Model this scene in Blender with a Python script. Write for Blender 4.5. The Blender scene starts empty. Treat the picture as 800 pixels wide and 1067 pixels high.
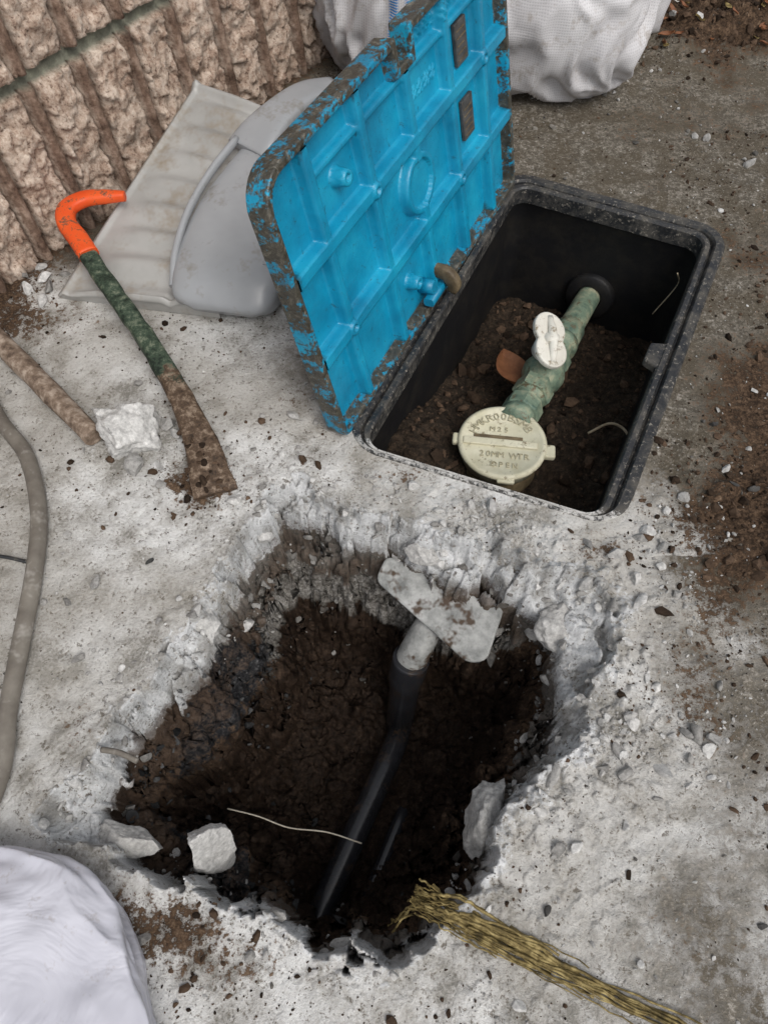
import bpy, bmesh, math, random
import numpy as np
from mathutils import Vector, Matrix
random.seed(7); rng=np.random.default_rng(11)
scene=bpy.context.scene
scene.view_settings.view_transform='Standard'
try: scene.view_settings.look='None'
except Exception: pass
scene.view_settings.exposure=0

# ---------------------------------------------------------------- noise
def _hash(ix,iy,iz,seed):
    h=(ix.astype(np.int64)*374761393+iy.astype(np.int64)*668265263+iz.astype(np.int64)*1440662683+seed*97531)&0xffffffff
    h=((h^(h>>13))*1274126177)&0xffffffff
    h=((h^(h>>15))*2246822519)&0xffffffff
    return ((h^(h>>16))&0xffffffff)/4294967295.0
def vnoise(p,seed=0):
    i=np.floor(p).astype(np.int64); f=p-i; f=f*f*(3-2*f)
    x,y,z=i[...,0],i[...,1],i[...,2]; fx,fy,fz=f[...,0],f[...,1],f[...,2]
    def H(a,b,c): return _hash(x+a,y+b,z+c,seed)
    l=lambda a,b,t:a+(b-a)*t
    return l(l(l(H(0,0,0),H(1,0,0),fx),l(H(0,1,0),H(1,1,0),fx),fy),
             l(l(H(0,0,1),H(1,0,1),fx),l(H(0,1,1),H(1,1,1),fx),fy),fz)
def fbm(p,sc,oct=4,seed=0,rough=.5):
    a=1.;s=0.;t=0.
    q=p*sc
    for o in range(oct):
        s=s+a*vnoise(q+o*17.3,seed+o); t+=a; a*=rough; q=q*2.03
    return s/t-.5
def facets(x,y,sc,seed=0):
    X=x*sc;Y=y*sc; ix=np.floor(X).astype(np.int64); iy=np.floor(Y).astype(np.int64)
    best=np.full(X.shape,9.); val=np.zeros(X.shape)
    zz=np.zeros_like(ix)
    for a in(-1,0,1):
        for b in(-1,0,1):
            cx=ix+a;cy=iy+b
            px=cx+_hash(cx,cy,zz,seed); py=cy+_hash(cx,cy,zz,seed+1)
            d=(X-px)**2+(Y-py)**2
            v=_hash(cx,cy,zz,seed+2)-.5+(X-px)*(_hash(cx,cy,zz,seed+3)-.5)*1.4+(Y-py)*(_hash(cx,cy,zz,seed+4)-.5)*1.4
            m=d<best; best=np.where(m,d,best); val=np.where(m,v,val)
    return val
def sstep(a,b,x):
    t=np.clip((x-a)/(b-a),0,1); return t*t*(3-2*t)
def polydist(x,y,poly):
    """signed distance, positive inside"""
    d=np.full(x.shape,1e9); ins=np.zeros(x.shape,bool); n=len(poly)
    for i in range(n):
        ax,ay=poly[i];bx,by=poly[(i+1)%n]
        ex,ey=bx-ax,by-ay; L=ex*ex+ey*ey+1e-12
        t=np.clip(((x-ax)*ex+(y-ay)*ey)/L,0,1)
        d=np.minimum(d,np.hypot(x-ax-t*ex,y-ay-t*ey))
        c=((ay>y)!=(by>y))&(x<(bx-ax)*(y-ay)/((by-ay) if by!=ay else 1e-12)+ax)
        ins^=c
    return np.where(ins,d,-d)

# ---------------------------------------------------------------- mesh helpers
def mesh_np(name,V,F,mat=None,smooth=True,attrs=None):
    V=np.asarray(V,float).reshape(-1,3); F=np.asarray(F,int); k=F.shape[1]
    me=bpy.data.meshes.new(name)
    me.vertices.add(len(V)); me.vertices.foreach_set('co',V.ravel().astype(np.float32))
    me.loops.add(F.size); me.loops.foreach_set('vertex_index',F.ravel().astype(np.int32))
    me.polygons.add(len(F)); me.polygons.foreach_set('loop_start',np.arange(0,F.size,k,dtype=np.int32))
    try: me.polygons.foreach_set('loop_total',np.full(len(F),k,dtype=np.int32))
    except Exception: pass
    me.polygons.foreach_set('use_smooth',np.full(len(F),smooth))
    me.update(calc_edges=True)
    if attrs:
        for n,a in attrs.items():
            at=me.attributes.new(n,'FLOAT','POINT'); at.data.foreach_set('value',np.asarray(a,np.float32).ravel())
    if mat: me.materials.append(mat)
    ob=bpy.data.objects.new(name,me); scene.collection.objects.link(ob)
    return ob
def grid_np(name,P,mat,keep=None,attrs=None,smooth=True,closeu=False):
    ny,nx=P.shape[:2]
    idx=np.arange(ny*nx).reshape(ny,nx)
    if closeu:
        idx=np.concatenate([idx,idx[:,:1]],axis=1)
    F=np.stack([idx[:-1,:-1],idx[:-1,1:],idx[1:,1:],idx[1:,:-1]],-1)
    if keep is not None: F=F[keep]
    F=F.reshape(-1,4); V=P.reshape(-1,3)
    used=np.zeros(len(V),bool); used[F.ravel()]=True
    remap=np.cumsum(used)-1
    at={k:v.ravel()[used] for k,v in (attrs or {}).items()}
    return mesh_np(name,V[used],remap[F],mat,smooth,at)
def group(name,obs,loc):
    e=bpy.data.objects.new(name,None); scene.collection.objects.link(e); e.location=loc; e.empty_display_size=.05
    for o in obs:
        o.parent=e; o.location=o.location-Vector(loc)
    return e
def catmull(pts,n=8):
    P=[Vector(p) for p in pts]; P=[P[0]*2-P[1]]+P+[P[-1]*2-P[-2]]; out=[]
    for i in range(1,len(P)-2):
        for k in range(n):
            t=k/n;a,b,c,d=P[i-1:i+3]
            out.append(.5*((2*b)+(c-a)*t+(2*a-5*b+4*c-d)*t*t+(3*b-a-3*c+d)*t**3))
    out.append(P[-2]); return out
def loft(name,pts,radii,mat,up=(0,0,1),seg=20,power=2.,smooth=True,spline=0,noise=0.,seed=0,attrs=None):
    """tube with (side,up) radii; power>2 squares the section"""
    if spline:
        R=[Vector((r[0],r[1],0)) for r in radii]
        pts=catmull(pts,spline); radii=[(max(q.x,1e-4),max(q.y,1e-4)) for q in catmull(R,spline)]
    P=[Vector(p) for p in pts]; n=len(P); rings=[]; up=Vector(up)
    for i in range(n):
        t=(P[min(i+1,n-1)]-P[max(i-1,0)]).normalized()
        s=t.cross(up); s=s.normalized() if s.length>1e-4 else Vector((1,0,0)); v=s.cross(t).normalized()
        ring=[]
        for k in range(seg):
            a=2*math.pi*k/seg; ca,sa=math.cos(a),math.sin(a)
            e=2./power
            x=math.copysign(abs(ca)**e,ca)*radii[i][0]; y=math.copysign(abs(sa)**e,sa)*radii[i][1]
            ring.append(P[i]+s*x+v*y)
        rings.append(ring)
    V=np.array([[tuple(q) for q in r] for r in rings])
    c0=np.array([tuple(P[0])]);c1=np.array([tuple(P[-1])])
    if noise:
        flat=V.reshape(-1,3)
        cen=np.repeat(np.array([tuple(p) for p in P]),seg,axis=0); d=flat-cen; L=np.linalg.norm(d,axis=1,keepdims=True)+1e-9
        flat=flat+d/L*(fbm(flat,40,3,seed)*noise*2)[:,None]; V=flat.reshape(V.shape)
    VV=np.concatenate([V.reshape(-1,3),c0,c1]); faces=[]
    for i in range(n-1):
        for k in range(seg):
            k2=(k+1)%seg; faces.append((i*seg+k,i*seg+k2,(i+1)*seg+k2,(i+1)*seg+k))
    me=bpy.data.meshes.new(name)
    a=n*seg
    for k in range(seg):
        k2=(k+1)%seg; faces.append((a,k2,k)); faces.append((a+1,(n-1)*seg+k,(n-1)*seg+k2))
    me.from_pydata([tuple(v) for v in VV],[],faces)
    for p in me.polygons: p.use_smooth=smooth and len(p.vertices)==4
    me.materials.append(mat); ob=bpy.data.objects.new(name,me); scene.collection.objects.link(ob); return ob
def lathe(name,c,axis,prof,mat,seg=48,smooth=True,sides=None):
    ax=Vector(axis).normalized(); t=Vector((0,0,1)) if abs(ax.z)<.9 else Vector((0,1,0))
    a=ax.cross(t).normalized(); b=ax.cross(a).normalized(); seg=sides or seg
    P=np.array([[tuple(Vector(c)+ax*h+(a*math.cos(2*math.pi*k/seg)+b*math.sin(2*math.pi*k/seg))*r) for k in range(seg)] for r,h in prof])
    return grid_np(name,P,mat,closeu=True,smooth=smooth and not sides)
def bevel(ob,w,s=2):
    m=ob.modifiers.new('b','BEVEL'); m.width=w; m.segments=s; m.limit_method='ANGLE'; m.angle_limit=math.radians(40); return ob
def ngon(name,poly,h,mat,z0=0,M=None,bev=0):
    bm=bmesh.new(); vs=[bm.verts.new((x,y,z0)) for x,y in poly]; f=bm.faces.new(vs)
    r=bmesh.ops.extrude_face_region(bm,geom=[f])
    for v in [g for g in r['geom'] if isinstance(g,bmesh.types.BMVert)]: v.co.z+=h
    bmesh.ops.recalc_face_normals(bm,faces=bm.faces)
    if M is not None: bm.transform(M)
    me=bpy.data.meshes.new(name); bm.to_mesh(me); bm.free(); me.materials.append(mat)
    ob=bpy.data.objects.new(name,me); scene.collection.objects.link(ob)
    if bev: bevel(ob,bev)
    return ob
def offset_quad(q,offs,r,n=8):
    """q ccw quad; offs outward per edge; rounded corners"""
    L=[]
    for i in range(4):
        a=Vector(q[i]);b=Vector(q[(i+1)%4]); d=(b-a).normalized(); nn=Vector((d.y,-d.x)); L.append((a+nn*offs[i],d))
    C=[]
    for i in range(4):
        (a,d),(b,e)=L[i-1],L[i]
        t=((b.x-a.x)*e.y-(b.y-a.y)*e.x)/(d.x*e.y-d.y*e.x); C.append(a+d*t)
    out=[]
    for i in range(4):
        p=C[i]; d0=(C[i-1]-p).normalized(); d1=(C[(i+1)%4]-p).normalized()
        ang=d0.angle(d1); t=r/math.tan(ang/2); cen=p+(d0+d1).normalized()*(r/math.sin(ang/2))
        s=p+d0*t-cen; e=p+d1*t-cen; a0=math.atan2(s.y,s.x); a1=math.atan2(e.y,e.x)
        da=(a1-a0+math.pi)%(2*math.pi)-math.pi
        for k in range(n+1):
            a=a0+da*k/n; out.append((cen.x+r*math.cos(a),cen.y+r*math.sin(a)))
    return out

# ---------------------------------------------------------------- material helper
class MT:
    def __init__(s,name):
        s.m=bpy.data.materials.new(name); s.m.use_nodes=True; s.t=s.m.node_tree; s.n=s.t.nodes
        s.b=s.n['Principled BSDF']; tc=s.n.new('ShaderNodeTexCoord'); s.co=tc.outputs['Object']; s.tc=tc
    def set(s,inp,v):
        if isinstance(v,bpy.types.NodeSocket): s.t.links.new(v,inp)
        else:
            inp.default_value=(tuple(v)+(1,) if isinstance(v,(tuple,list)) and len(v)==3 and inp.type=='RGBA' else v)
    def noise(s,sc,det=6,ro=.6,dist=0,co=None):
        n=s.n.new('ShaderNodeTexNoise'); n.inputs['Scale'].default_value=sc; n.inputs['Detail'].default_value=min(det,4)
        n.inputs['Roughness'].default_value=ro; n.inputs['Distortion'].default_value=dist; s.t.links.new(co or s.co,n.inputs['Vector']); return n.outputs['Fac']
    def vor(s,sc,feat='F1',out='Distance',co=None):
        n=s.n.new('ShaderNodeTexVoronoi'); n.feature=feat; n.inputs['Scale'].default_value=sc; s.t.links.new(co or s.co,n.inputs['Vector']); return n.outputs[out]
    def mapping(s,scale,rot=(0,0,0)):
        n=s.n.new('ShaderNodeMapping'); n.inputs['Scale'].default_value=scale; n.inputs['Rotation'].default_value=rot; s.t.links.new(s.co,n.inputs['Vector']); return n.outputs['Vector']
    def ramp(s,fac,stops):
        n=s.n.new('ShaderNodeValToRGB'); e=n.color_ramp.elements
        while len(e)<len(stops): e.new(.5)
        for el,(p,c) in zip(e,stops):
            el.position=p; el.color=(c,c,c,1) if isinstance(c,(int,float)) else tuple(c)+(1,)
        s.t.links.new(fac,n.inputs['Fac']); return n.outputs['Color']
    def mix(s,f,a,b,mode='MIX'):
        n=s.n.new('ShaderNodeMix'); n.data_type='RGBA'; n.blend_type=mode
        s.set(n.inputs[0],f); s.set(n.inputs[6],a); s.set(n.inputs[7],b); return n.outputs[2]
    def math(s,op,a,b=0.,clamp=False):
        n=s.n.new('ShaderNodeMath'); n.operation=op; n.use_clamp=clamp; s.set(n.inputs[0],a); s.set(n.inputs[1],b); return n.outputs[0]
    def attr(s,name):
        n=s.n.new('ShaderNodeAttribute'); n.attribute_name=name; return n.outputs['Fac']
    def bump(s,h,strength=.5,dist=.002,prev=None):
        n=s.n.new('ShaderNodeBump'); n.inputs['Strength'].default_value=strength; n.inputs['Distance'].default_value=dist
        s.t.links.new(h,n.inputs['Height'])
        if prev: s.t.links.new(prev,n.inputs['Normal'])
        return n.outputs['Normal']
    def out(s,col,rough=.8,normal=None,spec=.3,metal=0.):
        s.set(s.b.inputs['Base Color'],col); s.set(s.b.inputs['Roughness'],rough); s.set(s.b.inputs['Metallic'],metal)
        s.set(s.b.inputs['Specular IOR Level'],spec)
        if normal: s.t.links.new(normal,s.b.inputs['Normal'])
        return s.m

def m_ground():
    g=MT('ground_concrete_and_soil')
    big=g.attr('nbig'); med=g.attr('nmed'); mid=g.noise(75,4,.65); fine=g.noise(210,4,.75)
    md=g.math('ADD',g.math('MULTIPLY',med,.5),g.math('MULTIPLY',fine,.5))
    mf=g.math('ADD',g.math('MULTIPLY',mid,.5),g.math('MULTIPLY',fine,.5))
    conc=g.ramp(md,[(.36,(.25,.24,.215)),(.44,(.42,.405,.38)),(.51,(.54,.53,.51)),(.62,(.68,.675,.66))])
    conc=g.mix(g.ramp(big,[(.40,0),(.66,.5)]),conc,(.37,.345,.305))
    fr=g.ramp(md,[(.36,(.31,.31,.305)),(.48,(.53,.535,.535)),(.62,(.70,.705,.71))])
    fr=g.mix(g.ramp(med,[(.36,.45),(.46,0)]),fr,(.25,.235,.21))
    asp=g.ramp(mf,[(.36,(.03,.026,.02)),(.45,(.095,.082,.064)),(.54,(.18,.16,.13)),(.64,(.38,.35,.31))])
    asp=g.mix(g.ramp(med,[(.42,0),(.62,.65)]),asp,(.085,.068,.046))
    asp=g.mix(g.ramp(fine,[(.60,0),(.68,.7)]),asp,(.45,.42,.38))
    soil=g.ramp(mf,[(.34,(.010,.006,.004)),(.46,(.042,.026,.016)),(.56,(.105,.066,.041)),(.68,(.22,.155,.105))])
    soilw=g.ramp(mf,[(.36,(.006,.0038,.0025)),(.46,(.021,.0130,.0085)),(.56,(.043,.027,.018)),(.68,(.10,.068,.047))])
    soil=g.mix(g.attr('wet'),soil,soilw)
    nn=g.math('ADD',g.math('MULTIPLY',g.math('SUBTRACT',mid,.5),1.2),g.math('MULTIPLY',g.math('SUBTRACT',fine,.5),.9))
    def mask(name,lo=.42,hi=.58):
        return g.ramp(g.math('ADD',g.attr(name),nn),[(lo,0),(hi,1)])
    c=g.mix(mask('damp',.25,.75),conc,asp)
    c=g.mix(mask('fresh'),c,fr)
    spk=g.ramp(mf,[(.395,1),(.44,0)])
    c=g.mix(g.math('MULTIPLY',spk,.75),c,(.13,.11,.085))
    rub=g.ramp(mf,[(.36,(.03,.026,.022)),(.46,(.13,.12,.105)),(.55,(.28,.265,.245)),(.66,(.5,.49,.47))])
    c=g.mix(mask('rubble'),c,rub)
    grv=g.ramp(mf,[(.38,(.005,.005,.006)),(.5,(.026,.026,.028)),(.58,(.075,.075,.078)),(.68,(.28,.275,.265))])
    c=g.mix(mask('gravel'),c,grv)
    c=g.mix(mask('soil'),c,soil)
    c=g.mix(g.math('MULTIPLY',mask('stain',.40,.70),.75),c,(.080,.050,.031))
    n=g.bump(mf,1.,.0045); n=g.bump(fine,.6,.0014,n)
    rr_=g.math('SUBTRACT',.93,g.math('MULTIPLY',g.attr('wet'),.35))
    return g.out(c,rr_,n,.2)
def m_soil(dark=1.,name='soil'):
    g=MT(name); k=dark
    nf=g.noise(75,4,.8)
    c=g.ramp(nf,[(.3,(.008*k,.0055*k,.004*k)),(.5,(.032*k,.022*k,.014*k)),(.65,(.075*k,.05*k,.033*k)),(.8,(.18*k,.13*k,.09*k))])
    n=g.bump(nf,1.,.009)
    return g.out(c,.88,n,.25)
def m_rock(name,lo,hi):
    g=MT(name); t=g.attr('tone')
    c=g.mix(t,lo,hi); nf=g.noise(140,4,.75); v=g.ramp(nf,[(.3,.5),(.7,1.15)])
    c=g.mix(1.,c,v,'MULTIPLY'); n=g.bump(nf,.6,.002)
    return g.out(c,.9,n,.15)
def m_plastic_dark():
    g=MT('black_frame_plastic'); nf=g.noise(22,4,.8); n2=g.noise(130,4,.8)
    c=g.mix(g.ramp(nf,[(.45,0),(.68,.7)]),(.02,.021,.023),(.12,.108,.09))
    c=g.mix(g.ramp(n2,[(.57,0),(.64,.8)]),c,(.26,.235,.2))
    du=g.ramp(g.math('ADD',g.attr('dust'),g.math('MULTIPLY',g.math('SUBTRACT',n2,.5),1.6)),[(.42,0),(.6,1)])
    c=g.mix(du,c,g.ramp(nf,[(.35,(.28,.27,.25)),(.6,(.52,.51,.49))]))
    return g.out(c,g.ramp(nf,[(.4,.32),(.6,.75)]),g.bump(n2,.5,.0015),.45)
def m_wallplastic():
    g=MT('box_wall_plastic'); nf=g.noise(14,4,.75); c=g.mix(g.ramp(nf,[(.45,0),(.75,.6)]),(.008,.008,.009),(.030,.026,.020))
    return g.out(c,.55,g.bump(g.noise(80,3,.7),.4,.002),.3)
def m_blue(edge=False):
    g=MT('blue_painted_iron_edge' if edge else 'blue_painted_iron')
    n9=g.noise(9,4,.65); n55=g.noise(60,4,.85,.6); n24=g.noise(26,4,.85)
    b=g.ramp(n9,[(.3,(.002,.16,.29)),(.52,(.004,.255,.43)),(.75,(.014,.36,.54))])
    b=g.mix(g.ramp(n55,[(.61,0),(.67,.6)]),b,(.010,.045,.06))
    mud=g.ramp(n55,[(.3,(.015,.014,.011)),(.55,(.065,.06,.047)),(.75,(.24,.22,.18))])
    c=g.mix(g.ramp(n24,([(.40,0),(.49,1)] if edge else [(.65,0),(.74,.6)])),b,mud)
    if not edge:
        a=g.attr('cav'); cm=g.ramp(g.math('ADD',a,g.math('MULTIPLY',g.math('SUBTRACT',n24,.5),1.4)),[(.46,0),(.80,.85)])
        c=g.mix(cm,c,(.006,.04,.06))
        c=g.mix(g.ramp(g.noise(35,4,.8,1.5),[(.70,0),(.74,.6)]),c,(.12,.07,.04))
    n=g.bump(g.noise(180,3,.8),.5,.001); n=g.bump(n24,.6 if edge else .25,.003,n)
    return g.out(c,g.ramp(n55,[(.3,.25),(.7,.5)]),n,.5)
def m_simple(name,stops,sc=30,rough=.6,bsc=120,bs=.4,bd=.002,spec=.3,metal=0,dirt=None,dsc=18,dlo=.52,dhi=.66,mapscale=None):
    g=MT(name); co=g.mapping(mapscale) if mapscale else None
    c=g.ramp(g.noise(sc,4,.65,co=co),stops)
    if dirt: c=g.mix(g.ramp(g.noise(dsc,4,.85),[(dlo,0),(dhi,1)]),c,dirt)
    return g.out(c,rough,g.bump(g.noise(bsc,3,.7,co=co),bs,bd),spec,metal)

MG=m_ground(); MSP=m_soil(.9,'box_soil')
MCHIP=m_rock('concrete_chip',(.26,.25,.235),(.64,.63,.61)); MCL=m_rock('soil_crumb',(.018,.012,.008),(.12,.078,.052)); MST=m_rock('stone',(.05,.05,.05),(.28,.26,.23))
MWET=m_rock('wet_stone',(.010,.011,.012),(.10,.10,.10)); MWS=m_rock('wet_soil_lump',(.010,.0065,.0045),(.045,.030,.020))
MB=m_blue(); MBE=m_blue(True); MFR=m_plastic_dark(); MWP=m_wallplastic()
MCREAM=m_simple('cream_meter_cap',[(.3,(.50,.47,.33)),(.7,(.66,.63,.49))],25,.5,150,.3,.001,dirt=(.2,.165,.1),dsc=45,dlo=.57,dhi=.68)
MGREEN=m_simple('green_corroded_brass',[(.3,(.06,.11,.085)),(.5,(.19,.25,.18)),(.7,(.42,.41,.28))],30,.5,90,.7,.002,dirt=(.13,.09,.05),dsc=35,dlo=.55,dhi=.65)
MDB=m_simple('dark_brass',[(.3,(.06,.042,.025)),(.7,(.22,.17,.10))],30,.5,90,.5,.003)
MBLK=m_simple('black_pe_pipe',[(.3,(.012,.012,.014)),(.7,(.028,.029,.034))],20,.25,120,.3,.001,spec=.6,dirt=(.05,.034,.024),dsc=22,dlo=.54,dhi=.66)
MGREY=m_simple('grey_cement_coated_iron',[(.3,(.16,.165,.16)),(.5,(.31,.315,.305)),(.7,(.45,.45,.44))],35,.7,100,.7,.003,dirt=(.075,.052,.037),dsc=11,dlo=.51,dhi=.59)
MPAN=m_simple('grey_dustpan_plastic',[(.3,(.31,.305,.29)),(.7,(.43,.425,.41))],7,.4,60,.08,.001,spec=.45,dirt=(.26,.215,.16),dsc=9,dlo=.47,dhi=.72)
MPAN2=m_simple('grey_dustpan_body_plastic',[(.3,(.29,.30,.31)),(.7,(.37,.38,.395))],5,.27,60,.05,.001,spec=.55,dirt=(.22,.2,.17),dsc=12,dlo=.55,dhi=.78)
MORG=m_simple('orange_grip',[(.3,(.70,.075,.015)),(.7,(.8,.13,.03))],20,.45,90,.2,.001,dirt=(.14,.08,.05),dsc=40,dlo=.54,dhi=.62)
MWOOD=m_simple('weathered_wood',[(.35,(.09,.062,.045)),(.5,(.21,.155,.115)),(.65,(.38,.31,.25))],9,.8,14,.8,.003,mapscale=(6,6,6))
MHOSE=m_simple('dusty_hose_rubber',[(.3,(.11,.095,.08)),(.7,(.22,.2,.17))],18,.55,120,.3,.001,dirt=(.36,.34,.31),dsc=14,dlo=.52,dhi=.7)
def m_tool():
    g=MT('muddy_green_tool_shaft')
    a=g.attr('mud'); n4=g.noise(42,4,.8)
    grn=g.ramp(n4,[(.38,(.012,.02,.014)),(.52,(.05,.075,.05)),(.66,(.19,.21,.15))])
    mud=g.ramp(g.noise(60,4,.8),[(.3,(.02,.013,.008)),(.5,(.09,.058,.037)),(.68,(.30,.23,.17))])
    m=g.ramp(g.math('ADD',a,g.math('MULTIPLY',g.math('SUBTRACT',n4,.5),1.6)),[(.42,0),(.58,1)])
    return g.out(g.mix(m,grn,mud),.65,g.bump(n4,.6,.004),.3)
MTOOL=m_tool()
def m_sack():
    g=MT('woven_white_sack')
    w=g.n.new('ShaderNodeTexWave'); w.inputs['Scale'].default_value=62; w.bands_direction='Z'; g.t.links.new(g.co,w.inputs['Vector'])
    w2=g.n.new('ShaderNodeTexWave'); w2.inputs['Scale'].default_value=62; w2.bands_direction='X'; g.t.links.new(g.co,w2.inputs['Vector'])
    h=g.math('ADD',w.outputs['Fac'],w2.outputs['Fac'])
    c=g.ramp(g.noise(8,4,.65),[(.3,(.44,.43,.44)),(.55,(.57,.56,.57)),(.8,(.63,.62,.63))])
    c=g.mix(g.ramp(h,[(.0,.60),(.6,0)]),c,(.28,.27,.28))
    c=g.mix(g.ramp(g.noise(25,4,.8),[(.54,0),(.68,.55)]),c,(.27,.23,.19))
    bl=g.attr('stripe'); dash=g.math('GREATER_THAN',w.outputs['Fac'],.35)
    c=g.mix(g.math('MULTIPLY',bl,dash),c,(.04,.2,.5))
    return g.out(c,.55,g.bump(h,.22,.0010),.35)
MSACK=m_sack()
g=MT('white_plastic_bag'); c=g.ramp(g.noise(6,4,.6),[(.3,(.48,.48,.54)),(.7,(.60,.60,.66))]); c=g.mix(g.ramp(g.noise(26,4,.85),[(.58,0),(.68,.4)]),c,(.33,.29,.26))
MBAG=g.out(c,.22,g.bump(g.noise(7,4,.55,1.2),.6,.018),.5)
MSTRAW=m_simple('dry_straw',[(.35,(.06,.045,.015)),(.5,(.17,.125,.045)),(.65,(.38,.30,.13))],70,.7,200,.3,.001)
MLAB=m_simple('label_plate',[(.3,(.035,.035,.035)),(.7,(.10,.095,.09))],60,.45)
MLEAF=m_simple('dead_leaf',[(.3,(.12,.045,.02)),(.7,(.3,.13,.06))],30,.6,60,.5,.003)
MROOT=m_simple('root',[(.3,(.3,.23,.15)),(.7,(.5,.42,.3))],60,.8)

# ---------------------------------------------------------------- GROUND SHEET
OUTER=[(-.196,.553),(-.175,.610),(-.142,.637),(-.098,.601),(-.038,.580),(.030,.553),(.096,.532),(.153,.511),(.208,.480),(.264,.468),(.304,.449),(.333,.407),(.306,.335),(.271,.274),(.251,.217),(.198,.175),(.153,.152),(.120,.121),(.115,.074),(.081,.043),(.059,.003),(.022,-.032),(-.006,-.032),(-.050,-.012),(-.101,.003),(-.158,.028),(-.186,.040),(-.264,.074),(-.335,.096),(-.407,.110),(-.424,.134),(-.401,.169),(-.364,.236),(-.330,.301),(-.293,.37),(-.261,.437),(-.225,.5)]
INNER=[(-.170,.592),(-.092,.574),(0,.540),(.089,.498),(.147,.474),(.210,.442),(.249,.404),(.256,.345),(.234,.276),(.207,.211),(.153,.174),(.119,.138),(.109,.082),(.071,.044),(.035,-.007),(.006,-.025),(-.081,.003),(-.129,.023),(-.184,.044),(-.267,.087),(-.345,.115),(-.369,.162),(-.357,.217),(-.315,.282),(-.270,.345),(-.234,.404),(-.213,.482),(-.191,.566)]
BOX=[(-.035,.702),(.331,.566),(.638,1.201),(.281,1.363)]
def axis_coords(segs,ext):
    a=[]
    for lo,hi,st in segs:
        n=int(round((hi-lo)/st)); a+=list(np.linspace(lo,hi,n,endpoint=False))
    a.append(segs[-1][1]); st=.01; lo=a[0]; hi=a[-1]; L=[];H=[]
    while hi<ext: st*=1.35; lo-=st; hi+=st; L.append(lo);H.append(hi)
    return np.array(L[::-1]+a+H)
xs=axis_coords([(-1.1,-.45,.006),(-.45,.37,.0021),(.37,1.15,.006)],60)
ys=axis_coords([(-.3,-.06,.006),(-.06,.67,.0021),(.67,2.3,.006)],60)
X,Y=np.meshgrid(xs,ys); P3=np.stack([X,Y,np.zeros_like(X)],-1)
wob=fbm(P3,22,3,3); wob2=fbm(P3,60,3,4); fw=facets(X,Y,15,77); fw2=facets(X,Y,40,78); fw3=facets(X,Y,9.5,79)
leftside=sstep(-.05,-.25,X); rightside=sstep(.0,.2,X)
dout=polydist(X,Y,OUTER)+.003+wob*.008+fw*.020+fw2*.009+wob2*.003
din=polydist(X,Y,INNER)+.006+.006*leftside+wob*.012+wob2*.008+fw*.014+fw2*.010+fw3*.016
dout=np.maximum(dout,din+.005)
fac=facets(X,Y,17,5); fac2=facets(X,Y,42,9); fac3=facets(X,Y,26,12)
near=np.exp(-np.maximum(np.hypot(X,Y-.9)-2.2,0)*.5)
zg=fbm(P3,2.5,3,20)*.012+fbm(P3,12,4,21)*.009+fbm(P3,60,4,22)*.006
zg*=near
outside=np.maximum(-dout,0)
zg+=(np.maximum(fbm(P3,34,4,23,.6),0)*.034+np.maximum(facets(X,Y,50,24),0)*.016)*np.exp(-outside/.045)*(.30+.70*rightside)
zg+=rightside*np.exp(-outside/.12)*(Y<.62)*np.maximum(facets(X,Y,70,25),0)*.013
zg+=.006*np.exp(-outside/.03)
t=np.clip(dout/np.maximum(dout-din,.002),0,1)
rise=np.clip(dout/.006,0,1)
zb=.005*(1-t)-.026*t-.015*rise+fac*.020*rise+fac3*.013*rise+fac2*.009*rise+wob2*.003
prof=np.interp(np.maximum(din,0),[0,.012,.026,.052,.082,.118,.2],[0,.085,.120,.24,.34,.385,.40])
leftw=sstep(-.10,-.2,X)*sstep(.50,.36,Y)
prof_left=np.interp(np.maximum(din,0),[0,.012,.045,.070,.10,.15,.2],[0,.06,.11,.23,.33,.39,.40])
prof=prof*(1-leftw)+prof_left*leftw
inn=np.minimum(np.maximum(din,0)/.03,1)
trench=np.exp(-((X-(.017+( Y-.30)*.46))/.05)**2)*sstep(.34,.27,Y)
zi=-.044-prof+fac*.020+fac3*.013+fac2*.009+fbm(P3,11,5,30,.55)*.075*inn+fbm(P3,60,3,31)*.012-facets(X,Y,38,35)*.008*inn
zi=zi*(1-trench*inn)+(-.43+fbm(P3,30,4,36)*.02)*trench*inn
Z=np.where(din>0,zi,np.where(dout>0,zb,0))+zg*np.where(dout>0,np.clip(1-dout/.01,0,1),1)
dbx=polydist(X,Y,offset_quad(BOX,[.002,.022,.022,.02],.03))
Z=np.where((dbx>-.03)&(dout<0),Z*np.clip(-dbx/.03,.25,1)+.005*sstep(.05,0,-dbx)*(Y<.76),Z)
heap=np.exp(-(((X-.85)/.28)**2+((Y-2.02)/.17)**2))
Z+=heap*(.05+fbm(P3,16,5,40,.6)*.12)
mud=np.exp(-(((X-.60)/.15)**2+((Y-.58)/.13)**2)); Z+=mud*np.maximum(fbm(P3,26,5,41,.6)+.06,0)*.07
P=np.stack([X,Y,Z],-1)
gy,gx=np.gradient(Z,ys,xs); N=np.stack([-gx,-gy,np.ones_like(Z)],-1); N/=np.linalg.norm(N,axis=-1,keepdims=True)
wall=sstep(-.002,.014,din)
floorflat=sstep(.30,.38,-Z)
d3=fbm(P,20,4,50,.6)*.045*(1-.6*floorflat)+fbm(P,75,4,51,.6)*.020*(1-.5*floorflat)
P=P+N*(d3*wall)[...,None]
dh=-polydist(X,Y,OUTER)
lowf=fbm(P3,3.5,4,60); lowf2=fbm(P3,8,4,61)
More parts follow.
